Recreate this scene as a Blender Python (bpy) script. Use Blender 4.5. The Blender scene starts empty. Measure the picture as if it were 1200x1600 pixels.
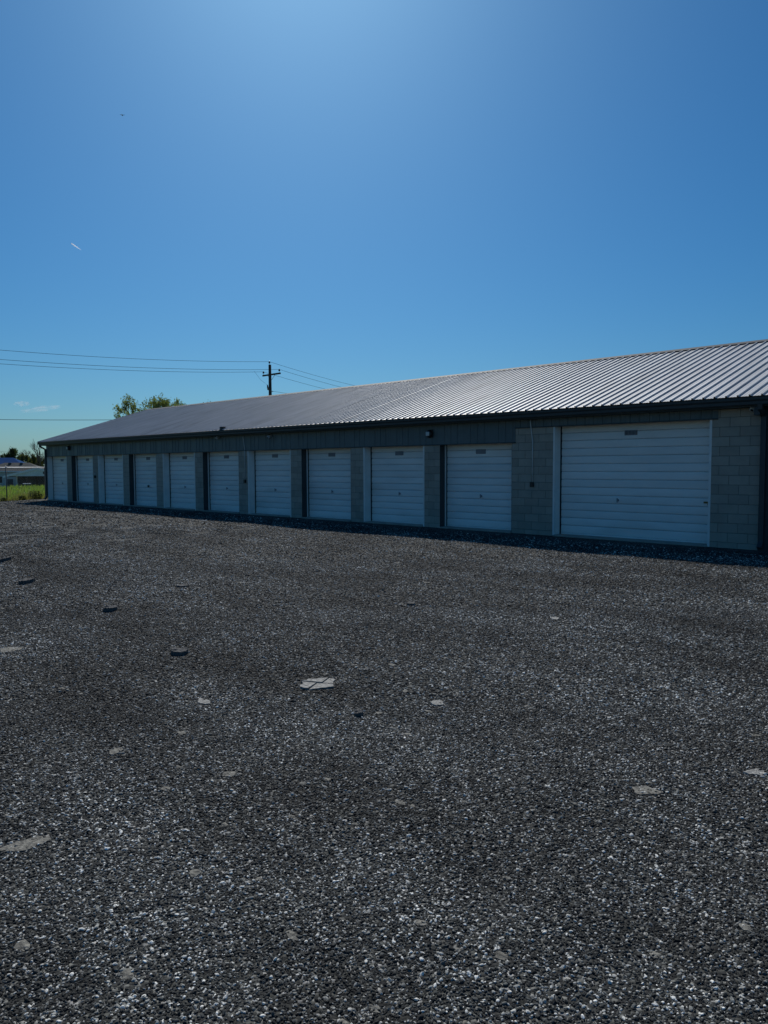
import bpy, math, random
import numpy as np
from mathutils import Vector, Matrix

random.seed(7)
rng = np.random.default_rng(7)
scene = bpy.context.scene
col = scene.collection

# ------------------------------------------------------------------ camera
CAM = Vector((10.960, -16.264, 1.760))
YAW, PITCH, ROLL, FPX = 0.764762, -0.061800, -0.004062, 1152.65
_f = Vector((-math.sin(YAW) * math.cos(PITCH), math.cos(YAW) * math.cos(PITCH), math.sin(PITCH)))
_r = Vector((math.cos(YAW), math.sin(YAW), 0)); _u = _r.cross(_f)
CR = math.cos(ROLL) * _r + math.sin(ROLL) * _u
CU = -math.sin(ROLL) * _r + math.cos(ROLL) * _u
cam_data = bpy.data.cameras.new('camera')
cam = bpy.data.objects.new('camera', cam_data); col.objects.link(cam)
cam_data.sensor_fit = 'VERTICAL'; cam_data.sensor_height = 36.0
cam_data.lens = 36.0 * FPX / 1600.0
cam_data.clip_start = 0.05; cam_data.clip_end = 30000
M = Matrix.Identity(4)
for i in range(3):
    M[i][0], M[i][1], M[i][2], M[i][3] = CR[i], CU[i], -_f[i], CAM[i]
cam.matrix_world = M
scene.camera = cam

# ------------------------------------------------------------------ sky + sun
SUN_AZ, SUN_EL = math.radians(-50.0), math.radians(41.0)     # azimuth from +Y towards +X
world = bpy.data.worlds.new('World'); scene.world = world; world.use_nodes = True
wn = world.node_tree.nodes; wl = world.node_tree.links
wn.clear()
w_out = wn.new('ShaderNodeOutputWorld'); w_bg = wn.new('ShaderNodeBackground')
w_sky = wn.new('ShaderNodeTexSky'); w_sky.sky_type = 'NISHITA'; w_sky.sun_disc = False
w_sky.sun_elevation = SUN_EL; w_sky.sun_rotation = SUN_AZ
w_sky.altitude = 200; w_sky.air_density = 1.08; w_sky.dust_density = 0.95; w_sky.ozone_density = 7.0
w_bg.inputs['Strength'].default_value = 0.054
w_mul = wn.new('ShaderNodeMixRGB'); w_mul.blend_type = 'MULTIPLY'; w_mul.inputs['Fac'].default_value = 1.0; w_mul.inputs['Color2'].default_value = (0.55, 0.885, 1.07, 1)
w_hs = wn.new('ShaderNodeHueSaturation'); w_hs.inputs['Saturation'].default_value = 1.10     # the phone's cool, saturated rendering of the sky
wl.new(w_sky.outputs[0], w_mul.inputs['Color1']); wl.new(w_mul.outputs[0], w_hs.inputs['Color'])
wl.new(w_hs.outputs[0], w_bg.inputs['Color']); wl.new(w_bg.outputs[0], w_out.inputs['Surface'])
sun_data = bpy.data.lights.new('sun', 'SUN'); sun_data.energy = 3.0; sun_data.angle = math.radians(0.53)
sun_data.color = (1.0, 0.965, 0.90)
sun = bpy.data.objects.new('sun', sun_data); col.objects.link(sun)
SUN_DIR = Vector((math.sin(SUN_AZ) * math.cos(SUN_EL), math.cos(SUN_AZ) * math.cos(SUN_EL), math.sin(SUN_EL)))
sun.rotation_euler = SUN_DIR.to_track_quat('Z', 'Y').to_euler()
sun.location = (0, 0, 30)
scene.view_settings.view_transform = 'Standard'; scene.view_settings.look = 'None'
scene.view_settings.gamma = 1.0; scene.view_settings.use_curve_mapping = False
scene.view_settings.exposure = 0.1

# ------------------------------------------------------------------ helpers
def at(x, y, dist):
    """point seen at photo pixel (x, y), at a horizontal distance from the camera"""
    d = _f * FPX + CR * (x - 600) + CU * (800 - y)
    return CAM + d * (dist / math.hypot(d.x, d.y))

def on_ground(x, y, z=0.0):
    d = _f * FPX + CR * (x - 600) + CU * (800 - y)
    return CAM + d * ((z - CAM.z) / d.z)

class MB:
    def __init__(self): self.v = []; self.f = []; self.s = []
    def add(self, vs, fs, smooth=False):
        o = len(self.v); self.v += [tuple(p) for p in vs]
        self.f += [tuple(i + o for i in q) for q in fs]; self.s += [smooth] * len(fs)
        return self
    def box(self, x0, x1, y0, y1, z0, z1):
        vs = [(x, y, z) for z in (z0, z1) for y in (y0, y1) for x in (x0, x1)]
        return self.add(vs, [(0, 2, 3, 1), (4, 5, 7, 6), (0, 1, 5, 4), (2, 6, 7, 3), (0, 4, 6, 2), (1, 3, 7, 5)])
    def cbox(self, x0, x1, y0, y1, z0, z1, c=0.004):
        """box with chamfered edges"""
        vs = []; idx = {}
        X, Y, Z = (x0, x1), (y0, y1), (z0, z1)
        for i in (0, 1):
            for j in (0, 1):
                for k in (0, 1):
                    sx, sy, sz = (1, -1)[i], (1, -1)[j], (1, -1)[k]
                    for a in range(3):
                        p = [X[i] + sx * c, Y[j] + sy * c, Z[k] + sz * c]; p[a] = (X[i], Y[j], Z[k])[a]
                        idx[i, j, k, a] = len(vs); vs.append(p)
        fs = []
        for a in range(3):
            b, d = (a + 1) % 3, (a + 2) % 3
            for s in (0, 1):
                q = []
                for (m, n) in ((0, 0), (1, 0), (1, 1), (0, 1)):
                    t = [0, 0, 0]; t[a] = s; t[b] = m; t[d] = n; q.append(idx[tuple(t) + (a,)])
                fs.append(tuple(q if s else q[::-1]))
            for m in (0, 1):
                for n in (0, 1):
                    t0 = [0, 0, 0]; t1 = [0, 0, 0]; t0[b] = t1[b] = m; t0[d] = t1[d] = n; t1[a] = 1
                    q = [idx[tuple(t0) + (b,)], idx[tuple(t1) + (b,)], idx[tuple(t1) + (d,)], idx[tuple(t0) + (d,)]]
                    fs.append(tuple(q if (m == n) == False else q[::-1]))
        for i in (0, 1):
            for j in (0, 1):
                for k in (0, 1):
                    q = [idx[i, j, k, a] for a in range(3)]
                    fs.append(tuple(q if (i + j + k) % 2 else q[::-1]))
        return self.add(vs, fs)
    def tube(self, pts, rad, n=8, cap=True):
        pts = [Vector(p) for p in pts]
        rs = rad if isinstance(rad, (list, tuple)) else [rad] * len(pts)
        vs = []; fs = []
        ref = None
        for i, p in enumerate(pts):
            t = (pts[min(i + 1, len(pts) - 1)] - pts[max(i - 1, 0)]).normalized()
            if ref is None: ref = t.orthogonal().normalized()
            ref = (ref - t * ref.dot(t)); ref = ref.normalized() if ref.length > 1e-6 else t.orthogonal().normalized()
            b = t.cross(ref)
            for k in range(n):
                a = 2 * math.pi * k / n
                vs.append(p + (ref * math.cos(a) + b * math.sin(a)) * rs[i])
        for i in range(len(pts) - 1):
            for k in range(n):
                k2 = (k + 1) % n
                fs.append((i * n + k, i * n + k2, (i + 1) * n + k2, (i + 1) * n + k))
        self.add(vs, fs, True)
        if cap:
            o = len(self.v) - len(vs)
            self.f += [tuple(o + k for k in range(n))[::-1], tuple(o + (len(pts) - 1) * n + k for k in range(n))]; self.s += [False, False]
        return self
    def lathe(self, prof, centre, axis=(0, 0, 1), n=12):
        """prof: list of (radius, height) along axis"""
        a = Vector(axis).normalized(); c = Vector(centre)
        return self.tube([c + a * (h + 1e-5 * i) for i, (r, h) in enumerate(prof)], [r for r, h in prof], n)
    def extrude(self, prof, axis, a0, a1, closed=False, smooth=False):
        """prof: 2D points in the plane perpendicular to axis ('x': (y,z), 'y': (x,z))"""
        n = len(prof)
        def P(q, a): return (a, q[0], q[1]) if axis == 'x' else (q[0], a, q[1])
        vs = [P(q, a0) for q in prof] + [P(q, a1) for q in prof]
        fs = [(i, (i + 1) % n, n + (i + 1) % n, n + i) for i in range(n if closed else n - 1)]
        self.add(vs, fs, smooth)
        if closed:
            o = len(self.v) - 2 * n
            self.f += [tuple(o + i for i in range(n))[::-1], tuple(o + n + i for i in range(n))]; self.s += [False, False]
        return self
    def mesh(self, name):
        m = bpy.data.meshes.new(name); m.from_pydata(self.v, [], self.f)
        m.polygons.foreach_set('use_smooth', self.s); m.update()
        return m

def link(name, mesh, mat=None, parent=None, loc=None, rotz=None):
    o = bpy.data.objects.new(name, mesh); col.objects.link(o)
    if mat is not None and mesh is not None and len(mesh.materials) == 0: mesh.materials.append(mat)
    if parent is not None: o.parent = parent
    if loc is not None: o.location = loc
    if rotz is not None: o.rotation_euler = (0, 0, rotz)
    return o

def put(name, mb, mat, parent=None, loc=None, rotz=None):
    return link(name, mb.mesh(name), mat, parent, loc, rotz)

def tag(o, label=None, cat=None, group=None, kind=None):
    if label: o['label'] = label
    if cat: o['category'] = cat
    if group: o['group'] = group
    if kind: o['kind'] = kind
    return o

def empty(name, loc=(0, 0, 0), rotz=0):
    o = bpy.data.objects.new(name, None); col.objects.link(o); o.location = loc; o.rotation_euler = (0, 0, rotz)
    o.empty_display_size = 0.2
    return o

# ------------------------------------------------------------------ materials
def material(name, color, rough=0.6, metal=0.0, spec=0.5, var=0.15, scale=6.0, bump=0.0, bscale=40.0,
             dirt=None, per_object=0.0, stretch=(1, 1, 1)):
    m = bpy.data.materials.new(name); m.use_nodes = True
    nt = m.node_tree; N = nt.nodes; L = nt.links
    b = N['Principled BSDF']
    b.inputs['Roughness'].default_value = rough; b.inputs['Metallic'].default_value = metal
    b.inputs['Specular IOR Level'].default_value = spec
    tc = N.new('ShaderNodeTexCoord'); mp = N.new('ShaderNodeMapping'); mp.inputs['Scale'].default_value = stretch
    geo = N.new('ShaderNodeNewGeometry')
    L.new(geo.outputs['Position'], mp.inputs['Vector'])
    nz = N.new('ShaderNodeTexNoise'); nz.inputs['Scale'].default_value = scale; nz.inputs['Detail'].default_value = 6
    nz.inputs['Roughness'].default_value = 0.62
    L.new(mp.outputs[0], nz.inputs['Vector'])
    mr = N.new('ShaderNodeMapRange'); mr.inputs['From Min'].default_value = 0.3; mr.inputs['From Max'].default_value = 0.7
    mr.inputs['To Min'].default_value = 1 - var; mr.inputs['To Max'].default_value = 1 + var
    L.new(nz.outputs['Fac'], mr.inputs['Value'])
    val = mr.outputs[0]
    if per_object:
        oi = N.new('ShaderNodeObjectInfo'); m2 = N.new('ShaderNodeMapRange')
        m2.inputs['To Min'].default_value = 1 - per_object; m2.inputs['To Max'].default_value = 1 + per_object
        L.new(oi.outputs['Random'], m2.inputs['Value'])
        mu = N.new('ShaderNodeMath'); mu.operation = 'MULTIPLY'; L.new(val, mu.inputs[0]); L.new(m2.outputs[0], mu.inputs[1]); val = mu.outputs[0]
    mx = N.new('ShaderNodeVectorMath'); mx.operation = 'SCALE'; mx.inputs[0].default_value = color
    L.new(val, mx.inputs['Scale'])
    c = mx.outputs[0]
    if dirt:
        dcol, amount, dscale = dirt
        dz = N.new('ShaderNodeTexNoise'); dz.inputs['Scale'].default_value = dscale; dz.inputs['Detail'].default_value = 8
        L.new(mp.outputs[0], dz.inputs['Vector'])
        dr = N.new('ShaderNodeMapRange'); dr.inputs['From Min'].default_value = 0.52; dr.inputs['From Max'].default_value = 0.75
        dr.inputs['To Max'].default_value = amount; L.new(dz.outputs['Fac'], dr.inputs['Value'])
        mix = N.new('ShaderNodeMixRGB'); mix.inputs['Color2'].default_value = (*dcol, 1)
        L.new(dr.outputs[0], mix.inputs['Fac']); L.new(c, mix.inputs['Color1']); c = mix.outputs[0]
    L.new(c, b.inputs['Base Color'])
    if bump:
        bz = N.new('ShaderNodeTexNoise'); bz.inputs['Scale'].default_value = bscale; bz.inputs['Detail'].default_value = 5
        L.new(mp.outputs[0], bz.inputs['Vector'])
        bp = N.new('ShaderNodeBump'); bp.inputs['Strength'].default_value = bump; bp.inputs['Distance'].default_value = 0.01
        L.new(bz.outputs['Fac'], bp.inputs['Height']); L.new(bp.outputs[0], b.inputs['Normal'])
    return m

def leaf_material(name, color, var=0.5):
    m = bpy.data.materials.new(name); m.use_nodes = True
    nt = m.node_tree; N = nt.nodes; L = nt.links; N.clear()
    out = N.new('ShaderNodeOutputMaterial'); d = N.new('ShaderNodeBsdfPrincipled'); t = N.new('ShaderNodeBsdfTranslucent'); mix = N.new('ShaderNodeMixShader')
    d.inputs['Roughness'].default_value = 0.55
    geo = N.new('ShaderNodeNewGeometry')
    mr = N.new('ShaderNodeMapRange'); mr.inputs['To Min'].default_value = 1 - var; mr.inputs['To Max'].default_value = 1 + var
    L.new(geo.outputs['Random Per Island'], mr.inputs['Value'])
    mx = N.new('ShaderNodeVectorMath'); mx.operation = 'SCALE'; mx.inputs[0].default_value = color; L.new(mr.outputs[0], mx.inputs['Scale'])
    m2 = N.new('ShaderNodeVectorMath'); m2.operation = 'MULTIPLY'; m2.inputs[1].default_value = (1.2, 1.2, 0.6); L.new(mx.outputs[0], m2.inputs[0])
    L.new(mx.outputs[0], d.inputs['Base Color']); L.new(m2.outputs[0], t.inputs['Color'])
    mix.inputs['Fac'].default_value = 0.45
    L.new(d.outputs[0], mix.inputs[1]); L.new(t.outputs[0], mix.inputs[2]); L.new(mix.outputs[0], out.inputs['Surface'])
    return m

MAT = {}
MAT['cmu'] = material('painted_block', (0.40, 0.345, 0.28), 0.85, var=0.10, scale=3, bump=0.5, bscale=160, per_object=0.13, dirt=((0.31, 0.27, 0.23), 0.5, 1.2))
MAT['mortar'] = material('mortar', (0.20, 0.195, 0.17), 0.95, var=0.15, scale=12, bump=0.4, bscale=120)
MAT['siding'] = material('slate_siding', (0.12, 0.145, 0.15), 0.45, var=0.12, scale=2.5, per_object=0.06)
MAT['trim'] = material('slate_trim', (0.040, 0.046, 0.048), 0.5, var=0.12, scale=3)
MAT['roof'] = material('metal_roof', (0.46, 0.475, 0.485), 0.60, metal=0.45, spec=0.8, var=0.10, scale=1.3, bump=0.16, bscale=1.6, per_object=0.05, stretch=(3.0, 0.5, 0.5), dirt=((0.10, 0.09, 0.08), 0.35, 0.9))
MAT['cap'] = material('ridge_metal', (0.10, 0.105, 0.11), 0.7, spec=0.2, var=0.1, scale=2)
MAT['door'] = material('white_door', (0.90, 0.86, 0.81), 0.42, var=0.06, scale=2.2, per_object=0.05, dirt=((0.62, 0.58, 0.53), 0.6, 1.1), stretch=(0.6, 1, 2.5))
MAT['white_trim'] = material('white_trim', (0.86, 0.82, 0.77), 0.5, var=0.08, scale=4, dirt=((0.5, 0.48, 0.45), 0.4, 2))
MAT['vent'] = material('grey_vent', (0.27, 0.26, 0.28), 0.5, metal=0.3, var=0.1)
MAT['black'] = material('black_hardware', (0.015, 0.015, 0.016), 0.4, var=0.1)
MAT['brass'] = material('brass_hardware', (0.22, 0.16, 0.05), 0.35, metal=0.9, var=0.15, scale=30)
MAT['concrete'] = material('concrete', (0.36, 0.32, 0.27), 0.9, var=0.2, scale=4, bump=0.4, bscale=60)
MAT['galv'] = material('galvanised', (0.42, 0.43, 0.44), 0.38, metal=0.7, var=0.12, scale=8)
MAT['rail'] = material('zinc_rail', (0.72, 0.73, 0.74), 0.4, var=0.06, scale=5)
MAT['post'] = material('dull_post', (0.16, 0.16, 0.155), 0.6, metal=0.3, var=0.15, scale=8)
MAT['conduit'] = material('grey_conduit', (0.66, 0.66, 0.64), 0.45, metal=0.0, var=0.1, scale=8)
MAT['plastic'] = material('white_plastic', (0.55, 0.55, 0.54), 0.4, var=0.05)
MAT['lens'] = material('lamp_lens', (0.55, 0.57, 0.58), 0.2, var=0.05)
MAT['wood'] = material('pole_wood', (0.055, 0.042, 0.032), 0.85, var=0.3, scale=5, bump=0.4, bscale=30, stretch=(3, 3, 0.4))
MAT['porcelain'] = material('porcelain', (0.07, 0.06, 0.06), 0.25, var=0.1)
MAT['wire'] = material('wire', (0.02, 0.02, 0.02), 1.0, spec=0.05, var=0.05)
MAT['bark'] = material('bark', (0.075, 0.062, 0.05), 0.9, var=0.3, scale=8, bump=0.5, bscale=30)
MAT['pale_bark'] = material('pale_bark', (0.16, 0.14, 0.12), 0.9, var=0.3, scale=8)
MAT['leaf'] = leaf_material('young_leaf', (0.17, 0.21, 0.075))
MAT['dark_leaf'] = leaf_material('dark_leaf', (0.035, 0.055, 0.025))
MAT['olive_leaf'] = leaf_material('olive_leaf', (0.075, 0.085, 0.028))
MAT['weed'] = leaf_material('weed', (0.060, 0.075, 0.025))
MAT['blade'] = leaf_material('grass_blade', (0.19, 0.29, 0.06), 0.35)
MAT['straw'] = leaf_material('dry_blade', (0.22, 0.22, 0.08), 0.3)
MAT['blue_roof'] = material('blue_roof', (0.022, 0.075, 0.20), 1.0, spec=0.02, var=0.12, scale=1)
MAT['shingle'] = material('grey_shingle', (0.10, 0.105, 0.10), 1.0, spec=0.08, var=0.2, scale=2)
MAT['house_wall'] = material('house_siding', (0.55, 0.56, 0.52), 0.8, var=0.12, scale=1.5)
MAT['carport_wall'] = material('carport_siding', (0.80, 0.84, 0.80), 0.7, var=0.1, scale=1)
MAT['house_trim'] = material('house_trim', (0.86, 0.87, 0.87), 0.5, var=0.05)
MAT['glass'] = material('window_glass', (0.03, 0.035, 0.045), 0.08, var=0.05)
MAT['chunk_dark'] = material('asphalt_chunk', (0.085, 0.084, 0.080), 0.9, var=0.4, scale=40, bump=0.9, bscale=90)
MAT['chunk_pale'] = material('weathered_chunk', (0.32, 0.31, 0.28), 0.9, var=0.75, scale=38, bump=1.0, bscale=90)
MAT['chunk_tan'] = material('tan_chunk', (0.19, 0.18, 0.15), 0.9, var=0.8, scale=38, bump=0.9, bscale=90)

def stone_material():
    m = bpy.data.materials.new('gravel_stone'); m.use_nodes = True
    nt = m.node_tree; N = nt.nodes; L = nt.links; b = N['Principled BSDF']
    oi = N.new('ShaderNodeObjectInfo'); cr = N.new('ShaderNodeValToRGB')
    e = cr.color_ramp.elements
    e[0].position = 0; e[0].color = (0.013, 0.0135, 0.013, 1); e[1].position = 1; e[1].color = (0.74, 0.72, 0.65, 1)
    for pos, c in ((0.50, (0.030, 0.032, 0.030)), (0.72, (0.085, 0.089, 0.082)), (0.87, (0.29, 0.287, 0.258))):
        q = e.new(pos); q.color = (*c, 1)
    L.new(oi.outputs['Random'], cr.inputs['Fac'])
    geo = N.new('ShaderNodeNewGeometry'); nz = N.new('ShaderNodeTexNoise'); nz.inputs['Scale'].default_value = 220; nz.inputs['Detail'].default_value = 3
    L.new(geo.outputs['Position'], nz.inputs['Vector'])
    n2 = N.new('ShaderNodeTexNoise'); n2.inputs['Scale'].default_value = 0.55; n2.inputs['Detail'].default_value = 7; n2.inputs['Roughness'].default_value = 0.65
    pm = N.new('ShaderNodeMapping'); pm.inputs['Rotation'].default_value = (0, 0, 0.5); pm.inputs['Scale'].default_value = (0.7, 1.7, 1)
    L.new(geo.outputs['Position'], pm.inputs['Vector']); L.new(pm.outputs[0], n2.inputs['Vector'])
    mr = N.new('ShaderNodeMapRange'); mr.inputs['From Min'].default_value = 0.25; mr.inputs['From Max'].default_value = 0.75; mr.inputs['To Min'].default_value = 0.6; mr.inputs['To Max'].default_value = 1.4
    L.new(nz.outputs['Fac'], mr.inputs['Value'])
    m2 = N.new('ShaderNodeMapRange'); m2.inputs['From Min'].default_value = 0.38; m2.inputs['From Max'].default_value = 0.62; m2.inputs['To Min'].default_value = 0.55; m2.inputs['To Max'].default_value = 1.55
    L.new(n2.outputs['Fac'], m2.inputs['Value'])
    mu = N.new('ShaderNodeMath'); mu.operation = 'MULTIPLY'; L.new(mr.outputs[0], mu.inputs[0]); L.new(m2.outputs[0], mu.inputs[1])
    sc = N.new('ShaderNodeVectorMath'); sc.operation = 'SCALE'; L.new(cr.outputs['Color'], sc.inputs[0]); L.new(mu.outputs[0], sc.inputs['Scale'])
    L.new(sc.outputs[0], b.inputs['Base Color']); b.inputs['Roughness'].default_value = 0.75; b.inputs['Specular IOR Level'].default_value = 0.22
    return m
MAT['stone'] = stone_material()

def lot_material():
    m = bpy.data.materials.new('chip_seal'); m.use_nodes = True
    nt = m.node_tree; N = nt.nodes; L = nt.links; b = N['Principled BSDF']
    geo = N.new('ShaderNodeNewGeometry')
    vo = N.new('ShaderNodeTexVoronoi'); vo.inputs['Scale'].default_value = 70; L.new(geo.outputs['Position'], vo.inputs['Vector'])
    sep = N.new('ShaderNodeSeparateColor'); L.new(vo.outputs['Color'], sep.inputs[0])
    cr = N.new('ShaderNodeValToRGB'); e = cr.color_ramp.elements
    e[0].color = (0.026, 0.026, 0.026, 1); e[1].color = (0.36, 0.35, 0.33, 1)
    for pos, c in ((0.45, (0.034, 0.035, 0.032)), (0.78, (0.075, 0.076, 0.068)), (0.93, (0.16, 0.16, 0.145))):
        q = e.new(pos); q.color = (*c, 1)
    L.new(sep.outputs[0], cr.inputs['Fac'])
    v2 = N.new('ShaderNodeTexVoronoi'); v2.inputs['Scale'].default_value = 22; L.new(geo.outputs['Position'], v2.inputs['Vector'])
    s2 = N.new('ShaderNodeSeparateColor'); L.new(v2.outputs['Color'], s2.inputs[0])
    p2 = N.new('ShaderNodeMapRange'); p2.inputs['To Min'].default_value = 0.62; p2.inputs['To Max'].default_value = 1.38; L.new(s2.outputs[1], p2.inputs['Value'])
    n2 = N.new('ShaderNodeTexNoise'); n2.inputs['Scale'].default_value = 0.55; n2.inputs['Detail'].default_value = 7; n2.inputs['Roughness'].default_value = 0.65
    pm = N.new('ShaderNodeMapping'); pm.inputs['Rotation'].default_value = (0, 0, 0.5); pm.inputs['Scale'].default_value = (0.7, 1.7, 1)
    L.new(geo.outputs['Position'], pm.inputs['Vector']); L.new(pm.outputs[0], n2.inputs['Vector'])
    m2 = N.new('ShaderNodeMapRange'); m2.inputs['From Min'].default_value = 0.35; m2.inputs['From Max'].default_value = 0.65; m2.inputs['To Min'].default_value = 0.6; m2.inputs['To Max'].default_value = 1.45
    L.new(n2.outputs['Fac'], m2.inputs['Value'])
    mu = N.new('ShaderNodeMath'); mu.operation = 'MULTIPLY'; L.new(p2.outputs[0], mu.inputs[0]); L.new(m2.outputs[0], mu.inputs[1])
    sc = N.new('ShaderNodeVectorMath'); sc.operation = 'SCALE'; L.new(cr.outputs['Color'], sc.inputs[0]); L.new(mu.outputs[0], sc.inputs['Scale'])
    # dusty brownish areas
    n3 = N.new('ShaderNodeTexNoise'); n3.inputs['Scale'].default_value = 0.23; n3.inputs['Detail'].default_value = 4; L.new(geo.outputs['Position'], n3.inputs['Vector'])
    r3 = N.new('ShaderNodeMapRange'); r3.inputs['From Min'].default_value = 0.5; r3.inputs['From Max'].default_value = 0.7; r3.inputs['To Max'].default_value = 0.15; L.new(n3.outputs['Fac'], r3.inputs['Value'])
    mix = N.new('ShaderNodeMixRGB'); mix.inputs['Color2'].default_value = (0.10, 0.085, 0.068, 1); L.new(r3.outputs[0], mix.inputs['Fac']); L.new(sc.outputs[0], mix.inputs['Color1'])
    L.new(mix.outputs[0], b.inputs['Base Color'])
    b.inputs['Roughness'].default_value = 0.9; b.inputs['Specular IOR Level'].default_value = 0.16
    bp = N.new('ShaderNodeBump'); bp.inputs['Strength'].default_value = 0.9; bp.inputs['Distance'].default_value = 0.008; bp.invert = True
    L.new(vo.outputs['Distance'], bp.inputs['Height']); L.new(bp.outputs[0], b.inputs['Normal'])
    return m
MAT['lot'] = lot_material()
MAT['field'] = material('field_soil', (0.11, 0.15, 0.04), 0.95, var=0.35, scale=0.8, bump=0.6, bscale=8, dirt=((0.13, 0.12, 0.05), 0.6, 0.35))

# ------------------------------------------------------------------ ground
def _hash_noise(x, y, seed):
    r = np.random.default_rng(seed); g = r.random((64, 64))
    xi = np.floor(x).astype(int); yi = np.floor(y).astype(int); fx = x - xi; fy = y - yi
    fx = fx * fx * (3 - 2 * fx); fy = fy * fy * (3 - 2 * fy)
    a = g[xi % 64, yi % 64]; b = g[(xi + 1) % 64, yi % 64]; c = g[xi % 64, (yi + 1) % 64]; d = g[(xi + 1) % 64, (yi + 1) % 64]
    return a * (1 - fx) * (1 - fy) + b * fx * (1 - fy) + c * (1 - fx) * fy + d * fx * fy - 0.5

def lot_z(x, y):
    x = np.asarray(x, float); y = np.asarray(y, float)
    z = 0.06 * _hash_noise(x / 2.7, y / 2.7, 1) + 0.034 * _hash_noise(x / 0.9, y / 0.9, 2) + 0.015 * _hash_noise(x / 0.33, y / 0.33, 3)
    k = np.clip((-y - 1.2) / 2.5, 0, 1)              # levels out at the building
    return z * k

FA = Vector((-30.53, -1.9, 0)); FD = Vector((-0.561, 0.828, 0)).normalized()     # fence line
def grid_sheet(x0, x1, y0, y1, step, zf, name, cut=None):
    xs = np.arange(x0, x1 + 1e-6, step); ys = np.arange(y0, y1 + 1e-6, step)
    X, Y = np.meshgrid(xs, ys, indexing='ij'); Z = zf(X, Y)
    nx, ny = X.shape
    V = np.stack([X, Y, Z], -1).reshape(-1, 3)
    i, j = np.meshgrid(np.arange(nx - 1), np.arange(ny - 1), indexing='ij'); i = i.ravel(); j = j.ravel()
    F = np.stack([i * ny + j, (i + 1) * ny + j, (i + 1) * ny + j + 1, i * ny + j + 1], -1)
    if cut is not None:
        cx = V[F].mean(1); F = F[cut(cx)]
    m = bpy.data.meshes.new(name); m.from_pydata(V.tolist(), [], F.tolist()); m.polygons.foreach_set('use_smooth', [True] * len(F)); m.update()
    return m

def left_of_fence(c):     # True on the lot side
    return (c[:, 0] - FA.x) * FD.y - (c[:, 1] - FA.y) * FD.x > -0.15
near_box = (-6.0, 14.0, -20.0, 0.0)
near = grid_sheet(*near_box, 0.1, lot_z, 'gravel_lot')
o = link('gravel_lot', near, MAT['lot']); tag(o, 'dark grey chip-seal gravel lot in front of the storage units', kind='structure')
def far_cut(c):
    inside = (c[:, 0] > near_box[0]) & (c[:, 0] < near_box[1]) & (c[:, 1] > near_box[2]) & (c[:, 1] < near_box[3])
    return left_of_fence(c) & ~inside
far = grid_sheet(-36.0, 40.0, -44.0, 20.0, 0.5, lot_z, 'gravel_lot_outer', far_cut)
o = link('gravel_lot_outer', far, MAT['lot']); tag(o, 'outer stretch of the dark gravel lot', kind='structure')

def terrain_z(d):
    t = np.clip((d - 74) / 46, 0, 1); t = t * t * (3 - 2 * t)
    return -0.075 - 2.25 * t
rings = [0, 20, 30, 38, 46, 54, 62, 70, 76, 82, 88, 94, 100, 108, 116, 124, 140, 200, 400, 900, 2500, 9000]
V = [(CAM.x, CAM.y, -0.075)]; F = []
NA = 96
for ri, rr in enumerate(rings[1:]):
    for k in range(NA):
        a = 2 * math.pi * k / NA
        V.append((CAM.x + rr * math.cos(a), CAM.y + rr * math.sin(a), float(terrain_z(rr))))
for k in range(NA): F.append((0, 1 + k, 1 + (k + 1) % NA))
for ri in range(len(rings) - 2):
    a0 = 1 + ri * NA; b0 = a0 + NA
    for k in range(NA): F.append((a0 + k, b0 + k, b0 + (k + 1) % NA, a0 + (k + 1) % NA))
m = bpy.data.meshes.new('terrain'); m.from_pydata(V, [], F); m.polygons.foreach_set('use_smooth', [True] * len(F)); m.update()
o = link('terrain', m, MAT['field']); tag(o, 'grassy field and open ground reaching the horizon', kind='structure')

# loose stones on the lot (real stones, instanced)
def gravel_points():
    P = []; S = []
    bands = [(0.4, 3.2, 14500, 0.0041), (3.2, 5.5, 9000, 0.0048), (5.5, 9.0, 4600, 0.0060), (9.0, 14.0, 1900, 0.0075), (14.0, 22.0, 700, 0.0095), (22.0, 46.0, 150, 0.015)]
    fwd = np.array([_f.x, _f.y]); fwd /= np.linalg.norm(fwd); rt = np.array([CR.x, CR.y])
    for d0, d1, dens, size in bands:
        half = lambda d: 0.56 * d + 2.0
        area = (d1 - d0) * (half(d0) + half(d1))
        n = int(area * dens * 1.15)
        d = d0 + (d1 - d0) * rng.random(n); s = (rng.random(n) * 2 - 1) * half(d1)
        ok = np.abs(s) < half(d); d = d[ok]; s = s[ok]
        x = CAM.x + fwd[0] * d + rt[0] * s; y = CAM.y + fwd[1] * d + rt[1] * s
        ok = (y < -0.5 - 0.8 * rng.random(len(y))) & (x < 13.9) & (y > -19.9); x = x[ok]; y = y[ok]
        sz = size * np.exp(np.clip(rng.normal(0, 0.32, len(x)), -1, 0.75))
        ok = (x - FA.x) * FD.y - (y - FA.y) * FD.x > 0; x = x[ok]; y = y[ok]; sz = sz[ok]
        P.append(np.stack([x, y, lot_z(x, y) + sz * 0.22], -1)); S.append(sz)
    return np.concatenate(P), np.concatenate(S)
P, S = gravel_points()
gm = bpy.data.meshes.new('gravel'); gm.vertices.add(len(P)); gm.vertices.foreach_set('co', P.astype(np.float32).ravel())
a = gm.attributes.new('size', 'FLOAT', 'POINT'); a.data.foreach_set('value', S.astype(np.float32))
a = gm.attributes.new('turn', 'FLOAT_VECTOR', 'POINT')
a.data.foreach_set('vector', np.stack([rng.normal(0, 0.35, len(P)), rng.normal(0, 0.35, len(P)), rng.random(len(P)) * 6.283], -1).astype(np.float32).ravel())
a = gm.attributes.new('variant', 'INT', 'POINT'); a.data.foreach_set('value', rng.integers(0, 4, len(P)).astype(np.int32))
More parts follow.
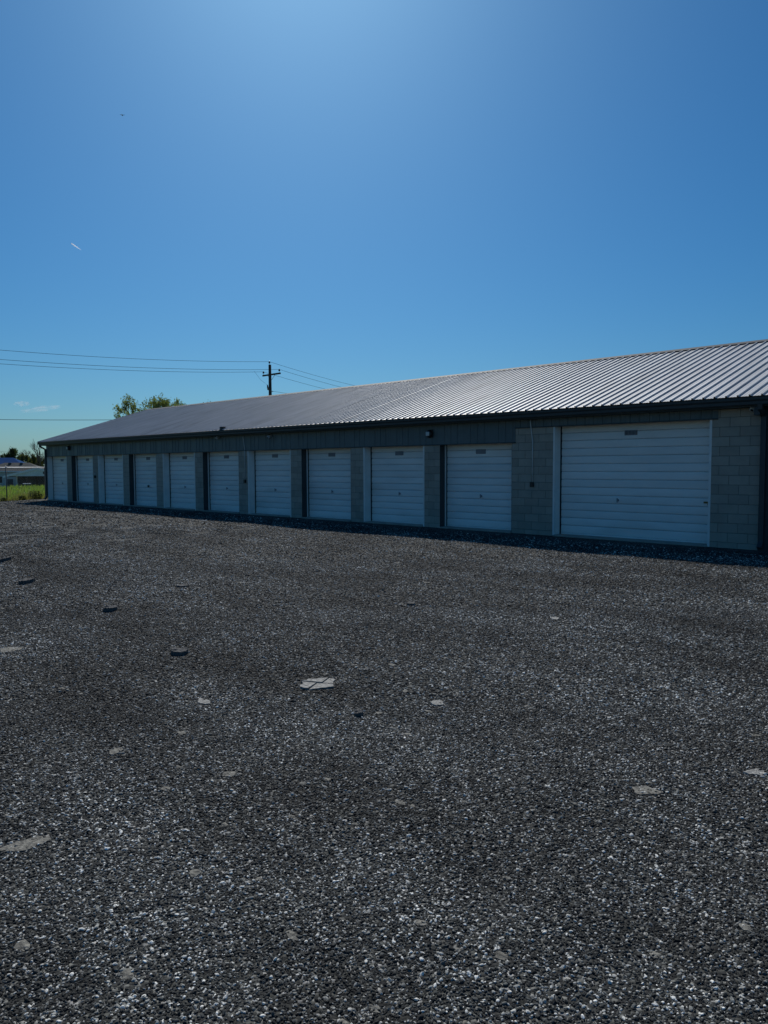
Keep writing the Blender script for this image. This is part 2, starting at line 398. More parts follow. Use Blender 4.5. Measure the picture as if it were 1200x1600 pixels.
gm.update()
gravel = link('gravel', gm); tag(gravel, 'loose dark and pale gravel chips covering the lot', 'gravel', kind='stuff')
ng = bpy.data.node_groups.new('gravel_stones', 'GeometryNodeTree')
ng.interface.new_socket('Geometry', in_out='INPUT', socket_type='NodeSocketGeometry')
ng.interface.new_socket('Geometry', in_out='OUTPUT', socket_type='NodeSocketGeometry')
GN = ng.nodes; GL = ng.links
gi = GN.new('NodeGroupInput'); go = GN.new('NodeGroupOutput')
join = GN.new('GeometryNodeGeometryToInstance')
for k in range(4):
    ico = GN.new('GeometryNodeMeshIcoSphere'); ico.inputs['Radius'].default_value = 1.0; ico.inputs['Subdivisions'].default_value = 2
    sp = GN.new('GeometryNodeSetPosition')
    nz = GN.new('ShaderNodeTexNoise'); nz.noise_dimensions = '4D'; nz.inputs['W'].default_value = 3.7 * k + 1; nz.inputs['Scale'].default_value = 0.9; nz.inputs['Detail'].default_value = 2
    sub = GN.new('ShaderNodeVectorMath'); sub.operation = 'SUBTRACT'; sub.inputs[1].default_value = (0.5, 0.5, 0.5)
    scl = GN.new('ShaderNodeVectorMath'); scl.operation = 'SCALE'; scl.inputs['Scale'].default_value = 1.5
    GL.new(nz.outputs['Color'], sub.inputs[0]); GL.new(sub.outputs[0], scl.inputs[0])
    GL.new(ico.outputs['Mesh'], sp.inputs['Geometry']); GL.new(scl.outputs[0], sp.inputs['Offset'])
    tr = GN.new('GeometryNodeTransform'); tr.inputs['Scale'].default_value = ((1.25, 0.85, 0.58), (1.0, 1.0, 0.52), (1.45, 0.8, 0.62), (1.05, 0.85, 0.72))[k]
    GL.new(sp.outputs[0], tr.inputs['Geometry'])
    sm = GN.new('GeometryNodeSetMaterial'); sm.inputs['Material'].default_value = MAT['stone']; GL.new(tr.outputs[0], sm.inputs['Geometry'])
    GL.new(sm.outputs[0], join.inputs[0])
iop = GN.new('GeometryNodeInstanceOnPoints'); iop.inputs['Pick Instance'].default_value = True
def named(n, t):
    q = GN.new('GeometryNodeInputNamedAttribute'); q.data_type = t; q.inputs['Name'].default_value = n; return q.outputs['Attribute']
GL.new(gi.outputs[0], iop.inputs['Points']); GL.new(join.outputs[0], iop.inputs['Instance'])
GL.new(named('variant', 'INT'), iop.inputs['Instance Index']); GL.new(named('size', 'FLOAT'), iop.inputs['Scale'])
e2r = GN.new('FunctionNodeEulerToRotation'); GL.new(named('turn', 'FLOAT_VECTOR'), e2r.inputs[0]); GL.new(e2r.outputs[0], iop.inputs['Rotation'])
GL.new(iop.outputs[0], go.inputs[0])
md = gravel.modifiers.new('stones', 'NODES'); md.node_group = ng

# ------------------------------------------------------------------ storage building
B = 3.048; PW = 0.61; XL = -29.95; XR = 10.0; DEPTH = 12.0
EAVE_Y, EAVE_Z, RIDGE_Y, RIDGE_Z = -0.44, 3.135, 6.0, 5.18
bld = empty('storage_building', (-10, 0, 0))
tag(bld, 'long single-storey storage building with white roll-up doors and ribbed grey metal roof', 'building')
BO = Vector((10, 0, 0))       # child offset, building origin is at x = -10
def part(name, mb, mat, parent=None, loc=(0, 0, 0)):
    p = parent or bld
    return put(name, mb, mat, p, (Vector(loc) + BO) if p is bld else loc)

# roof panels: 0.9144 m sheets, ribs every 0.2286 m
slope = (RIDGE_Z - EAVE_Z) / (RIDGE_Y - EAVE_Y)
def roof_profile(w=0.9144):
    pts = []
    for k in range(4):
        x = k * 0.2286
        pts += [(x, 0), (x + 0.010, 0.032), (x + 0.034, 0.032), (x + 0.044, 0)]
        for q in (0.105, 0.165): pts += [(x + q, 0), (x + q + 0.006, 0.0035), (x + q + 0.018, 0.0035), (x + q + 0.024, 0)]
    pts.append((w + 0.0005, 0.0))
    return pts
mb = MB(); prof = roof_profile(); n = len(prof)
vs = []; NS = 2
for s in range(NS):
    t = s / (NS - 1)
    y = EAVE_Y + (RIDGE_Y - 0.02 - EAVE_Y) * t; z = EAVE_Z + slope * (y - EAVE_Y)
    vs += [(x, y - h * slope, z + h) for x, h in prof]
fs = [(s * n + i, s * n + i + 1, (s + 1) * n + i + 1, (s + 1) * n + i) for s in range(NS - 1) for i in range(n - 1)]
# folded-down lower lip
lip = [(x, EAVE_Y, EAVE_Z + h - 0.004) for x, h in prof]
mb.add(vs, fs)
roof_mesh = mb.mesh('roof_panel'); roof_mesh.materials.append(MAT['roof'])
RX0 = XL - 0.02
NP = int((XR - RX0) / 0.9144) + 1
for k in range(NP):
    link('roof_panel', roof_mesh, None, bld, BO + Vector((RX0 + k * 0.9144, random.uniform(-0.004, 0.004), random.uniform(-0.0015, 0.0015)))).rotation_euler = (0, random.gauss(0, 0.0006), 0)
RX1 = RX0 + NP * 0.9144
mb = MB()
yb = DEPTH + 0.44
mb.add([(RX0, RIDGE_Y, RIDGE_Z), (RX1, RIDGE_Y, RIDGE_Z), (RX1, yb, EAVE_Z), (RX0, yb, EAVE_Z)], [(0, 1, 2, 3)])
part('rear_roof_slope', mb, MAT['roof'])
# ridge cap
mb = MB(); w = 0.20; t = 0.036
cp = [(RIDGE_Y - w, RIDGE_Z - slope * w + t - 0.012), (RIDGE_Y - w, RIDGE_Z - slope * w + t), (RIDGE_Y - 0.03, RIDGE_Z + t + 0.004), (RIDGE_Y, RIDGE_Z + t + 0.016), (RIDGE_Y + 0.03, RIDGE_Z + t + 0.004), (RIDGE_Y + w, RIDGE_Z - slope * w + t)]
x = RX0 - 0.02
while x < RX1:
    mb.extrude(cp, 'x', x, min(x + 3.05, RX1 + 0.02)); x += 3.052
part('ridge_cap', mb, MAT['cap'])
# rake trim on the left gable
for xx in (RX0 - 0.035, RX1 + 0.005):
    mb = MB()
    pr = [(EAVE_Y, EAVE_Z - 0.14), (EAVE_Y, EAVE_Z + 0.03), (RIDGE_Y, RIDGE_Z + 0.03), (yb, EAVE_Z + 0.03), (yb, EAVE_Z - 0.14), (RIDGE_Y, RIDGE_Z - 0.14)]
    vs = [(xx, *q) for q in pr] + [(xx + 0.03, *q) for q in pr]
    mb.add(vs, [(0, 5, 2, 1), (5, 4, 3, 2), (6, 7, 8, 11), (11, 8, 9, 10), (1, 2, 8, 7), (2, 3, 9, 8), (0, 1, 7, 6), (0, 6, 11, 5), (5, 11, 10, 4), (4, 10, 9, 3)])
    part('rake_trim', mb, MAT['trim'])
# gutter (K profile), fascia and soffit
GZ = EAVE_Z - 0.012
gp = [(-0.315, GZ - 0.01), (-0.315, 2.955), (-0.375, 2.955), (-0.395, 2.975), (-0.398, 3.03), (-0.425, 3.065), (-0.428, GZ - 0.012), (-0.432, GZ - 0.010), (-0.434, GZ - 0.004), (-0.424, GZ - 0.003), (-0.420, 3.07), (-0.390, 3.035), (-0.387, 2.98), (-0.372, 2.965), (-0.322, 2.965), (-0.322, GZ - 0.01)]
x = RX0
while x < RX1 - 0.1:
    x2 = min(x + 6.1, RX1)
    mb = MB(); mb.extrude(gp, 'x', x + 0.004, x2 - 0.004, closed=True); part('gutter', mb, MAT['trim']); x = x2
mb = MB(); mb.box(RX0, RX1, -0.31, -0.28, 2.93, EAVE_Z + 0.01); part('fascia', mb, MAT['trim'])
mb = MB(); mb.box(RX0, RX1, -0.279, 0.05, 2.935, 2.95); part('soffit', mb, MAT['trim'])

# block piers
Z0 = -0.080; CH = 0.2032; J = 0.009
block_cache = {}
def block_mesh(w, h):
    key = (round(w, 3), round(h, 3))
    if key not in block_cache:
        mb = MB(); mb.cbox(0, key[0], -0.008, 0.03, 0, key[1], 0.005)
        block_cache[key] = mb.mesh('block'); block_cache[key].materials.append(MAT['cmu'])
    return block_cache[key]
def pier(x0, x1, ztop, single, phase=0):
    mb = MB(); mb.box(x0 + 0.002, x1 - 0.002, 0.0, 0.295, -0.1, ztop)
    p = part('pier', mb, MAT['mortar'])
    joined = MB(); c = 0
    while True:
        z = Z0 + c * CH
        if z >= ztop - 0.03: break
        h = min(CH - J, ztop - z - 0.003)
        x = x0; first = True
        w0 = 0.2032 if (c + phase) % 2 else 0.4064
        while x < x1 - 0.03:
            w = w0 if first else 0.4064
            w = min(w, x1 - x)
            if x1 - x - w < 0.06: w = x1 - x
            first = False
            ww = w - (J if x + w < x1 - 0.01 else 0)
            dy = random.uniform(-0.002, 0.002)
            if single: link('block', block_mesh(ww, h), None, p, (x, dy, z))
            else: joined.cbox(x, x + ww, -0.008 + dy, 0.03, z, z + h, 0.005)
            x += w
        c += 1
    if not single:
        q = put('block_courses', joined, MAT['cmu'], p); q['kind'] = 'stuff'
    return p
HB = 2.372; HB2 = 2.745
piers = []
pier(XL, -29.87, 2.44, False)
for k in range(1, 10):
    x0 = -(10 - k) * B
    pier(x0, x0 + PW, 2.44, k >= 5, k)
pier(0.0, 1.256, 2.93, True, 0)
pier(5.03, 6.04, 2.93, True, 1)

# ribbed header siding
def siding(x0, x1, z0, z1, yface=-0.016):
    prof = [(x0, yface + 0.02), (x0, yface)]
    x = math.ceil(x0 / 0.2286) * 0.2286
    while x < x1 - 0.06:
        if x > x0 + 0.01:
            prof += [(x, yface), (x + 0.010, yface - 0.016), (x + 0.030, yface - 0.016), (x + 0.040, yface)]
            if x + 0.145 < x1: prof += [(x + 0.115, yface), (x + 0.122, yface - 0.004), (x + 0.136, yface - 0.004), (x + 0.143, yface)]
        x += 0.2286
    prof += [(x1, yface), (x1, yface + 0.02)]
    mb = MB(); n = len(prof)
    mb.add([(a, b, z0) for a, b in prof] + [(a, b, z1) for a, b in prof], [(i, i + 1, n + i + 1, n + i) for i in range(n - 1)] + [tuple(range(n))[::-1]])
    return mb
def siding_run(x0, x1, z0, z1):
    x = x0
    while x < x1 - 0.02:
        x2 = min(x + 0.9144, x1)
        part('siding_sheet', siding(x + 0.001, x2 - 0.001, z0, z1), MAT['siding']); x = x2
siding_run(XL, 0.11, HB, 2.934)
siding_run(0.11, 5.187, HB2, 2.934)
siding_run(6.24, XR, -0.05, 2.934)
for x0, x1, z in ((XL, 0.11, HB), (0.11, 5.187, HB2)):
    mb = MB(); mb.box(x0, x1, -0.045, 0.0, z - 0.022, z + 0.004); part('drip_trim', mb, MAT['trim'])
mb = MB(); mb.box(6.045, 6.235, -0.05, 0.0, -0.05, 2.934); part('corner_trim', mb, MAT['trim'])

# lintels, reveals, doors
def door(x0, x1, ztop, nslat, odd, big=False, dark_handle=False):
    YD = 0.29
    zb = 0.03
    # lintel
    mb = MB(); mb.box(x0 + 0.002, x1 - 0.002, 0.006, YD - 0.03, ztop + 0.012, 2.93); part('lintel', mb, MAT['trim'])
    mb = MB(); mb.cbox(x0 + 0.003, x1 - 0.003, -0.075, YD + 0.10, -0.06, 0.032, 0.006); part('threshold', mb, MAT['concrete'])
    if odd or big:     # white jamb lining with a corner flange
        mb = MB()
        mb.box(x0 + 0.001, x0 + 0.012, -0.012, YD - 0.03, 0.0, ztop); mb.box(x0 - 0.030, x0 + 0.001, -0.016, -0.009, 0.0, ztop); part('jamb_lining', mb, MAT['white_trim'])
        mb = MB()
        mb.box(x1 - 0.012, x1 - 0.001, -0.012, YD - 0.03, 0.0, ztop); mb.box(x1 - 0.001, x1 + 0.040, -0.016, -0.009, 0.0, ztop); part('jamb_lining', mb, MAT['white_trim'])
    else:
        mb = MB(); mb.box(x0 + 0.001, x0 + 0.010, -0.004, YD - 0.08, 0.0, ztop); part('jamb_lining', mb, MAT['trim'])
        mb = MB(); mb.box(x1 - 0.010, x1 - 0.001, -0.004, YD - 0.08, 0.0, ztop); part('jamb_lining', mb, MAT['trim'])
        mb = MB(); mb.box(x0 + 0.001, x0 + 0.035, YD - 0.078, YD - 0.045, 0.0, ztop); part('door_guide', mb, MAT['white_trim'])
        mb = MB(); mb.box(x1 - 0.035, x1 - 0.001, YD - 0.078, YD - 0.045, 0.0, ztop); part('door_guide', mb, MAT['white_trim'])
    # door curtain
    X0, X1 = x0 + 0.03, x1 - 0.03
    mb = MB(); mb.box(x0 - 0.04, x1 + 0.04, YD + 0.045, YD + 0.06, zb, ztop + 0.2); d = part('door', mb, MAT['trim'])
    H = (ztop + 0.04 - zb - 0.045) / nslat
    pr = [(0.034, 0.0), (0.012, 0.002), (0.006, 0.012), (0.002, 0.030), (0.0, H * 0.5), (0.003, H - 0.034), (0.009, H - 0.014), (0.016, H - 0.006), (0.034, H - 0.003)]
    sm = MB(); sm.extrude(pr, 'x', X0 + 0.006, X1 - 0.006, smooth=False); sm = sm.mesh('slat'); sm.materials.append(MAT['door'])
    for s in range(nslat):
        o = link('slat', sm, None, d, (0, YD + random.uniform(-0.0015, 0.0015), zb + 0.045 + s * H))
        o.rotation_euler = (random.uniform(-0.006, 0.006), 0, 0)
    mb = MB(); mb.cbox(X0 + 0.004, X1 - 0.004, YD - 0.006, YD + 0.03, zb + 0.004, zb + 0.044, 0.004); put('bottom_bar', mb, MAT['white_trim'], d)
    # louvre vent / number plate near the top
    xc = (x0 + x1) / 2 + (-0.03 if big else 0.0)
    zc = zb + 0.045 + (nslat - 1) * H - 0.045 if not big else 2.525
    w, h = (0.31, 0.12) if big else (0.33, 0.125)
    mb = MB(); mb.cbox(xc - w / 2, xc + w / 2, YD - 0.012, YD + 0.01, zc - h / 2, zc + h / 2, 0.003); v = put('vent', mb, MAT['vent'], d)
    bars = MB(); nb = 9
    for i in range(nb):
        xx = xc - w / 2 + w * (i + 0.5) / nb
        bars.box(xx - 0.006, xx + 0.006, YD - 0.017, YD - 0.0115, zc - h / 2 + 0.014, zc + h / 2 - 0.014)
    put('louvre', bars, MAT['black'] if big else MAT['vent'], v if False else d)
    # T-handle lock
    zh = 0.93
    xh = (x0 + x1) / 2 + (0.02 if not big else -0.33)
    hm = MAT['black'] if dark_handle else MAT['vent']
    mb = MB(); mb.lathe([(0.030, 0.0), (0.030, 0.010), (0.012, 0.014), (0.012, 0.04)], (xh, YD + 0.004, zh), (0, -1, 0), 12)
    mb.cbox(xh - 0.012, xh + 0.012, YD - 0.052, YD - 0.034, zh - 0.055, zh + 0.055, 0.004)
    if dark_handle: mb.cbox(xh - 0.045, xh + 0.045, YD - 0.06, YD - 0.03, zh - 0.06, zh + 0.035, 0.01)
    put('handle', mb, hm, d)
    # side latch
    if big or x0 > -3:
        zl = 0.94 if big else 0.98; wl_ = 0.15 if big else 0.07
        mb = MB(); mb.cbox(X1 - 0.03 - wl_, X1 - 0.03, YD - 0.02, YD + 0.004, zl - 0.02, zl + 0.02, 0.004)
        mb.tube([(X1 - 0.03 - wl_ * 0.9, YD - 0.03, zl), (X1 + 0.0, YD - 0.03, zl)], 0.008, 8)
        mb.cbox(X1 - 0.085, X1 - 0.045, YD - 0.055, YD - 0.025, zl - 0.06, zl - 0.012, 0.006)
        put('latch', mb, MAT['brass'], d)
    return d
for k in range(1, 11):
    x1 = -(10 - k) * B; x0 = x1 - (B - PW)
    door(x0, x1, HB - 0.02, 12, k % 2 == 1, dark_handle=(k == 4))
door(1.256, 5.03, HB2 - 0.02, 14, True, big=True)

# gable, rear and inner walls
mb = MB(); pr = [(0.3, -0.1), (0.3, 2.93), (RIDGE_Y, RIDGE_Z - 0.03), (DEPTH, 2.93), (DEPTH, -0.1)]
mb.extrude(pr, 'x', XL, XL + 0.2, closed=True); part('gable_wall', mb, MAT['cmu'])
mb = MB(); mb.extrude(pr, 'x', XR - 0.2, XR, closed=True); part('gable_wall', mb, MAT['cmu'])
mb = MB(); mb.box(XL + 0.2, XR - 0.2, DEPTH - 0.2, DEPTH, -0.1, 2.93); part('rear_wall', mb, MAT['cmu'])
mb = MB(); mb.box(6.24, XR - 0.2, 0.01, 0.25, -0.1, 2.93); part('front_wall', mb, MAT['mortar'])

# downspouts
def downspout(x, y0=-0.37):
    mb = MB()
    r = 0.045
    pts = [(x, y0, 2.97), (x, y0, 2.90), (x, -0.085, 2.74), (x, -0.085, 0.2), (x, -0.2, 0.06)]
    # square tube
    vs = []; fs = []
    for i, p in enumerate(pts):
        p = Vector(p); t = (Vector(pts[min(i + 1, 4)]) - Vector(pts[max(i - 1, 0)])).normalized(); n_ = Vector((1, 0, 0)); b_ = t.cross(n_)
        vs += [p + n_ * r + b_ * r, p - n_ * r + b_ * r, p - n_ * r - b_ * r, p + n_ * r - b_ * r]
    for i in range(4):
        for k in range(4): fs.append((i * 4 + k, i * 4 + (k + 1) % 4, i * 4 + 4 + (k + 1) % 4, i * 4 + 4 + k))
    fs.append((16, 17, 18, 19)); mb.add(vs, fs)
    d = part('downspout', mb, MAT['trim'])
    for zz in (0.55, 1.5, 2.5):
        mb = MB(); mb.box(x - 0.056, x + 0.056, -0.137, -0.03, zz, zz + 0.03); put('strap', mb, MAT['trim'], d)
downspout(6.125)
downspout(XL + 0.075)
mb = MB(); mb.cbox(5.99, 6.10, -0.31, -0.03, 2.76, 2.928, 0.006); part('outlet_box', mb, MAT['trim'])

# ------------------------------------------------------------------ fixtures on the building
def conduit(x, ztop, zbot, label):
    t = empty('electrical_conduit', (x, -0.02, zbot)); tag(t, label, 'conduit', 'conduits on the storage building')
    h = ztop - zbot
    mb = MB(); mb.tube([(0, -0.012, 0), (0, -0.012, h - 0.55), (-0.004, -0.016, h - 0.5), (-0.05, -0.03, h - 0.12), (-0.05, -0.03, h)] if h > 1 else [(0, -0.012, 0), (0, -0.012, h)], 0.014, 8); put('pipe', mb, MAT['conduit'], t)
    mb = MB(); mb.cbox(-0.04, 0.04, -0.05, 0.008, -0.12, 0.0, 0.006); bx = put('outlet_box', mb, MAT['black'], t)
    mb = MB(); mb.cbox(-0.046, 0.046, -0.062, -0.05, -0.125, 0.005, 0.004); put('cover', mb, MAT['black'], bx)
conduit(0.64, 2.93, 1.34, 'thin grey conduit ending in a dark box left of the widest door')
conduit(-11.76, 2.93, 1.29, 'thin grey conduit with dark box on pier between sixth and seventh small doors')
conduit(-24.13, 1.5, 1.37, 'small dark outlet box on the pier between second and third doors from far end')

def camera_thing(x, z, label):
    t = empty('security_camera', (x, -0.06, z)); tag(t, label, 'camera', 'white security cameras under the eave')
    mb = MB(); mb.lathe([(0.05, 0), (0.05, 0.02), (0.03, 0.03)], (0, 0.02, 0.06), (0, -1, 0), 12); put('mount', mb, MAT['plastic'], t)
    mb = MB(); mb.lathe([(0.02, -0.02), (0.045, -0.015), (0.055, 0.03), (0.055, 0.10), (0.045, 0.11), (0.01, 0.112)], (0.0, -0.02, 0.06), (-0.15, -0.75, -0.6), 14); bd = put('housing', mb, MAT['plastic'], t)
    a = Vector((-0.15, -0.75, -0.6)).normalized()
    mb = MB(); mb.lathe([(0.030, 0), (0.030, 0.006), (0.01, 0.010)], Vector((0, -0.02, 0.06)) + a * 0.112, a, 12); put('lens', mb, MAT['black'], bd)
camera_thing(-13.42, 2.85, 'white security camera under the eave above the sixth small door')
camera_thing(-10.17, 2.80, 'white security camera under the eave above the seventh small door')
camera_thing(5.92, 2.88, 'white security camera under the eave at the block pier right of the widest door')

def wall_light(x, z, label):
    t = empty('wall_light', (x, -0.033, z)); tag(t, label, 'light', 'dusk lights on the slate siding')
    mb = MB(); mb.cbox(-0.10, 0.10, -0.02, 0.0, -0.11, 0.12, 0.006); put('back_plate', mb, MAT['black'], t)
    mb = MB(); mb.lathe([(0.11, 0.0), (0.115, 0.03), (0.09, 0.07), (0.055, 0.10)], (0, -0.02, 0.0), (0, -1, 0), 16); h = put('housing', mb, MAT['black'], t)
    mb = MB(); mb.cbox(-0.065, 0.065, -0.145, -0.118, -0.06, 0.06, 0.012); put('lens', mb, MAT['lens'], h)
wall_light(-2.76, 2.68, 'dark wall light with pale square lens above the pier left of the tenth small door')
wall_light(-26.95, 2.76, 'dark wall light with pale lens above the far end pier by the leftmost doors')
# small dark box on the eave
t = empty('roof_box', (-12.7, -0.36, 3.155)); tag(t, 'small dark box sitting on the roof edge above the sixth small door', 'box')
mb = MB(); mb.cbox(-0.10, 0.10, -0.05, 0.08, 0.0, 0.10, 0.012); mb.cbox(-0.115, 0.115, -0.065, 0.095, 0.095, 0.115, 0.006); put('box_body', mb, MAT['black'], t)
mb = MB(); mb.tube([(-0.03, -0.066, 0.05), (0.03, -0.066, 0.05)], 0.006, 6); mb.box(-0.07, 0.07, -0.057, -0.0505, 0.02, 0.08); put('cover_plate', mb, MAT['trim'], t)

# ------------------------------------------------------------------ chunks of broken paving
def chunk(x, y, wpx, dpx, h, mat, label, pieces=1, lift=0.0, rot=0.0, seed=0, name='paving_chunk'):
    c = on_ground(x, y); c.z = float(lot_z(c.x, c.y))
    dist = (c - CAM).length; sx = wpx / FPX * dist / 2
    sy = dpx / FPX * dist / (CAM.z / dist) / 2
    rr = random.Random(seed + int(x * 7 + y))
    root = None
    t = empty(name, c, math.atan2(CR.y, CR.x) + rot) if pieces > 1 else None
    if t: tag(t, label, 'paving chunk', 'broken bits of paving on the lot')
    def lump(cx, cy, ax, ay, hh):
        n = 32; top = []; bot = []
        big = [0.62 + 0.45 * rr.random() for _ in range(8)]
        rad = [(big[i // 4] * (1 - i % 4 / 4) + big[(i // 4 + 1) % 8] * (i % 4 / 4)) * rr.uniform(0.9, 1.08) for i in range(n)]
        for i in range(n):
            a = 2 * math.pi * i / n
            px, py = cx + ax * rad[i] * math.cos(a), cy + ay * rad[i] * math.sin(a)
            top.append((px * 0.94 + cx * 0.06, py * 0.94 + cy * 0.06, hh * (0.85 + 0.25 * rr.random()) + lift)); bot.append((px, py, -0.02 + lift))
        mb = MB(); mid = [(cx + (p[0] - cx) * 0.5, cy + (p[1] - cy) * 0.5, hh * (0.9 + 0.25 * rr.random()) + lift) for p in top]
        vs = bot + top + mid + [(cx, cy, hh * 1.1 + lift)]
        fs = [(i, (i + 1) % n, n + (i + 1) % n, n + i) for i in range(n)] + [(n + i, n + (i + 1) % n, 2 * n + (i + 1) % n, 2 * n + i) for i in range(n)] + [(2 * n + i, 2 * n + (i + 1) % n, 3 * n) for i in range(n)]
        fs.append(tuple(range(n))[::-1])
        return mb.add(vs, fs)
    if pieces == 1:
        o = put(name, lump(0, 0, sx, sy, h), mat, None, c, math.atan2(CR.y, CR.x) + rot)
        tag(o, label, 'paving chunk', 'broken bits of paving on the lot')
    else:
        # one jagged outline split along cracks
        n = 22; out = []
        for i in range(n):
            a = 2 * math.pi * i / n; q = rr.uniform(0.72, 1.08)
            out.append((sx * q * math.copysign(abs(math.cos(a)) ** 0.8, math.cos(a)), sy * q * math.copysign(abs(math.sin(a)) ** 0.8, math.sin(a))))
        def clip(poly, nx, ny, c):
            res = []
            for i, p in enumerate(poly):
                q = poly[(i + 1) % len(poly)]; dp = p[0] * nx + p[1] * ny - c; dq = q[0] * nx + q[1] * ny - c
                if dp >= 0: res.append(p)
                if dp * dq < 0:
                    k = dp / (dp - dq); res.append((p[0] + (q[0] - p[0]) * k, p[1] + (q[1] - p[1]) * k))
            return res
        g = 0.05
        for s1 in (-1, 1):
            half = clip(out, s1 * 0.25 / sx, s1 * 1.0 / sy, s1 * 0.1 + g)
            for s2 in (-1, 1):
                fr = clip(half, s2 * 1.0 / sx, s2 * -0.35 / sy, s2 * (0.15 * s1) + g * 0.7)
                if len(fr) < 3: continue
                m_ = len(fr); mb = MB(); tz = h * rr.uniform(0.75, 1.2); tx = rr.uniform(-0.04, 0.04)
                mx_ = sum(p[0] for p in fr) / m_; my_ = sum(p[1] for p in fr) / m_
                top = [(p[0], p[1], tz + tx * (p[0] - mx_) + h * rr.uniform(-0.18, 0.18)) for p in fr]
                mb.add([(p[0], p[1], -0.02) for p in fr] + top + [(mx_, my_, tz * 1.05)], [(i, (i + 1) % m_, m_ + (i + 1) % m_, m_ + i) for i in range(m_)] + [(m_ + i, m_ + (i + 1) % m_, 2 * m_) for i in range(m_)])
                put('fragment', mb, mat, t)
chunk(498, 1067, 56, 17, 0.014, MAT['chunk_pale'], 'cracked pale flake of paving lying in several pieces on the gravel', 4, seed=3)
chunk(279, 1019, 32, 8, 0.045, MAT['chunk_dark'], 'thick dark slab of broken asphalt standing proud of the gravel', seed=5)
chunk(38, 1319, 68, 17, 0.006, MAT['chunk_tan'], 'long tan paving chip near the left edge of the lot', rot=0.45, seed=9)
chunk(1181, 1208, 34, 9, 0.008, MAT['chunk_pale'], 'pale paving chip at the far right edge of the lot', seed=2)
chunk(1010, 1237, 50, 12, 0.006, MAT['chunk_tan'], 'flat grey-tan paving flake right of the middle of the foreground', seed=4)
chunk(685, 1097, 22, 9, 0.007, MAT['chunk_pale'], 'small pale flake right of the cracked flake', seed=6)
chunk(318, 1095, 18, 12, 0.008, MAT['chunk_pale'], 'small pale stone chip left of the cracked flake', rot=0.6, seed=7)
chunk(172, 953, 20, 5, 0.05, MAT['chunk_dark'], 'dark lump of asphalt in the left middle distance', seed=8)
chunk(42, 911, 16, 5, 0.06, MAT['chunk_dark'], 'dark lump of asphalt near the left edge', seed=10)
chunk(8, 879, 8, 4, 0.06, MAT['chunk_dark'], 'smallest dark lump of asphalt, at the far left edge', seed=11)
chunk(285, 916, 20, 3, 0.025, MAT['chunk_dark'], 'thin dark sliver of asphalt in the middle distance', seed=12)
chunk(15, 1016, 34, 8, 0.007, MAT['chunk_tan'], 'tan paving flake cut by the left edge of the picture', seed=13)
chunk(867, 967, 14, 5, 0.010, MAT['chunk_pale'], 'little pale chip in the right middle distance', seed=14)
chunk(357, 1206, 24, 9, 0.006, MAT['chunk_tan'], 'greyish chip below the cracked flake', seed=15)
chunk(180, 1171, 18, 10, 0.006, MAT['chunk_tan'], 'pinkish-grey chip in the left foreground', seed=16)
chunk(305, 1365, 20, 11, 0.006, MAT['chunk_tan'], 'tan chip in the lower left foreground', seed=17)
chunk(560, 1112, 16, 7, 0.03, MAT['chunk_dark'], 'dark lump of asphalt just below the cracked flake', seed=18)
chunk(642, 947, 14, 4, 0.03, MAT['chunk_dark'], 'small dark lump in the middle of the lot', seed=19)
# worn flat flakes, too many to name
mb = MB()
for i in range(620):
    d = 2.0 + 13 * random.random() ** 1.2; s = random.uniform(-0.62, 0.62) * d
    c = Vector((CAM.x + _f.x * d + CR.x * s, CAM.y + _f.y * d + CR.y * s, 0))
    if c.y > -1.0: continue
    c.z = float(lot_z(c.x, c.y)) - 0.002
    r = 0.010 * math.exp(random.gauss(0, 0.55)) * (1 + d * 0.05); n = 8; a0 = random.random() * 6.28; el = random.uniform(0.4, 1)
    ring = [(c.x + r * random.uniform(0.7, 1.2) * math.cos(a0 + 6.283 * k / n) , c.y + el * r * random.uniform(0.7, 1.2) * math.sin(a0 + 6.283 * k / n), c.z + random.uniform(0.002, 0.008)) for k in range(n)]
    low = [(p[0], p[1], c.z - 0.01) for p in ring]
    mb.add(low + ring + [(c.x, c.y, c.z + 0.009)], [(k, (k + 1) % n, n + (k + 1) % n, n + k) for k in range(n)] + [(n + k, n + (k + 1) % n, 2 * n) for k in range(n)])
o = put('paving_flakes', mb, MAT['chunk_tan']); tag(o, 'scattered small pale paving flakes among the gravel', 'flakes', kind='stuff')

# ------------------------------------------------------------------ fence, grass, weeds
fence = empty('chain_link_fence', (FA.x, FA.y, -0.07)); tag(fence, 'chain-link fence with bright top rail between the lot and the green field', 'fence')
def fp(s, z): return (FD.x * s, FD.y * s, z)
FH = 1.84
posts = [-9.0, -6.0, -3.0, 0.0, 3.3, 6.4, 9.5, 12.0]
for i, s in enumerate(posts):
    mb = MB(); mb.tube([fp(s, 0), fp(s, FH + 0.02)], 0.030, 10); q = put('post', mb, MAT['post'], fence)
    mb = MB(); mb.lathe([(0.042, 0), (0.042, 0.03), (0.025, 0.06), (0.004, 0.07)], fp(s, FH + 0.02), (0, 0, 1), 10); put('cap', mb, MAT['galv'], q)
mb = MB(); mb.tube([fp(-9, FH), fp(12, FH)], 0.032, 8); put('top_rail', mb, MAT['rail'], fence)
mb = MB(); st = 0.09; s = -9.0
while s < 12:       # diamonds of wire
    for dr in (-1, 1):
        s0, s1 = s, s + dr * FH * 0.9
        if -9 <= s1 <= 12: mb.tube([fp(s0, 0.03), fp(s1, FH - 0.03)], 0.0018, 3, False)
    s += st
q = put('chain_link_mesh', mb, MAT['galv'], fence); q['kind'] = 'stuff'

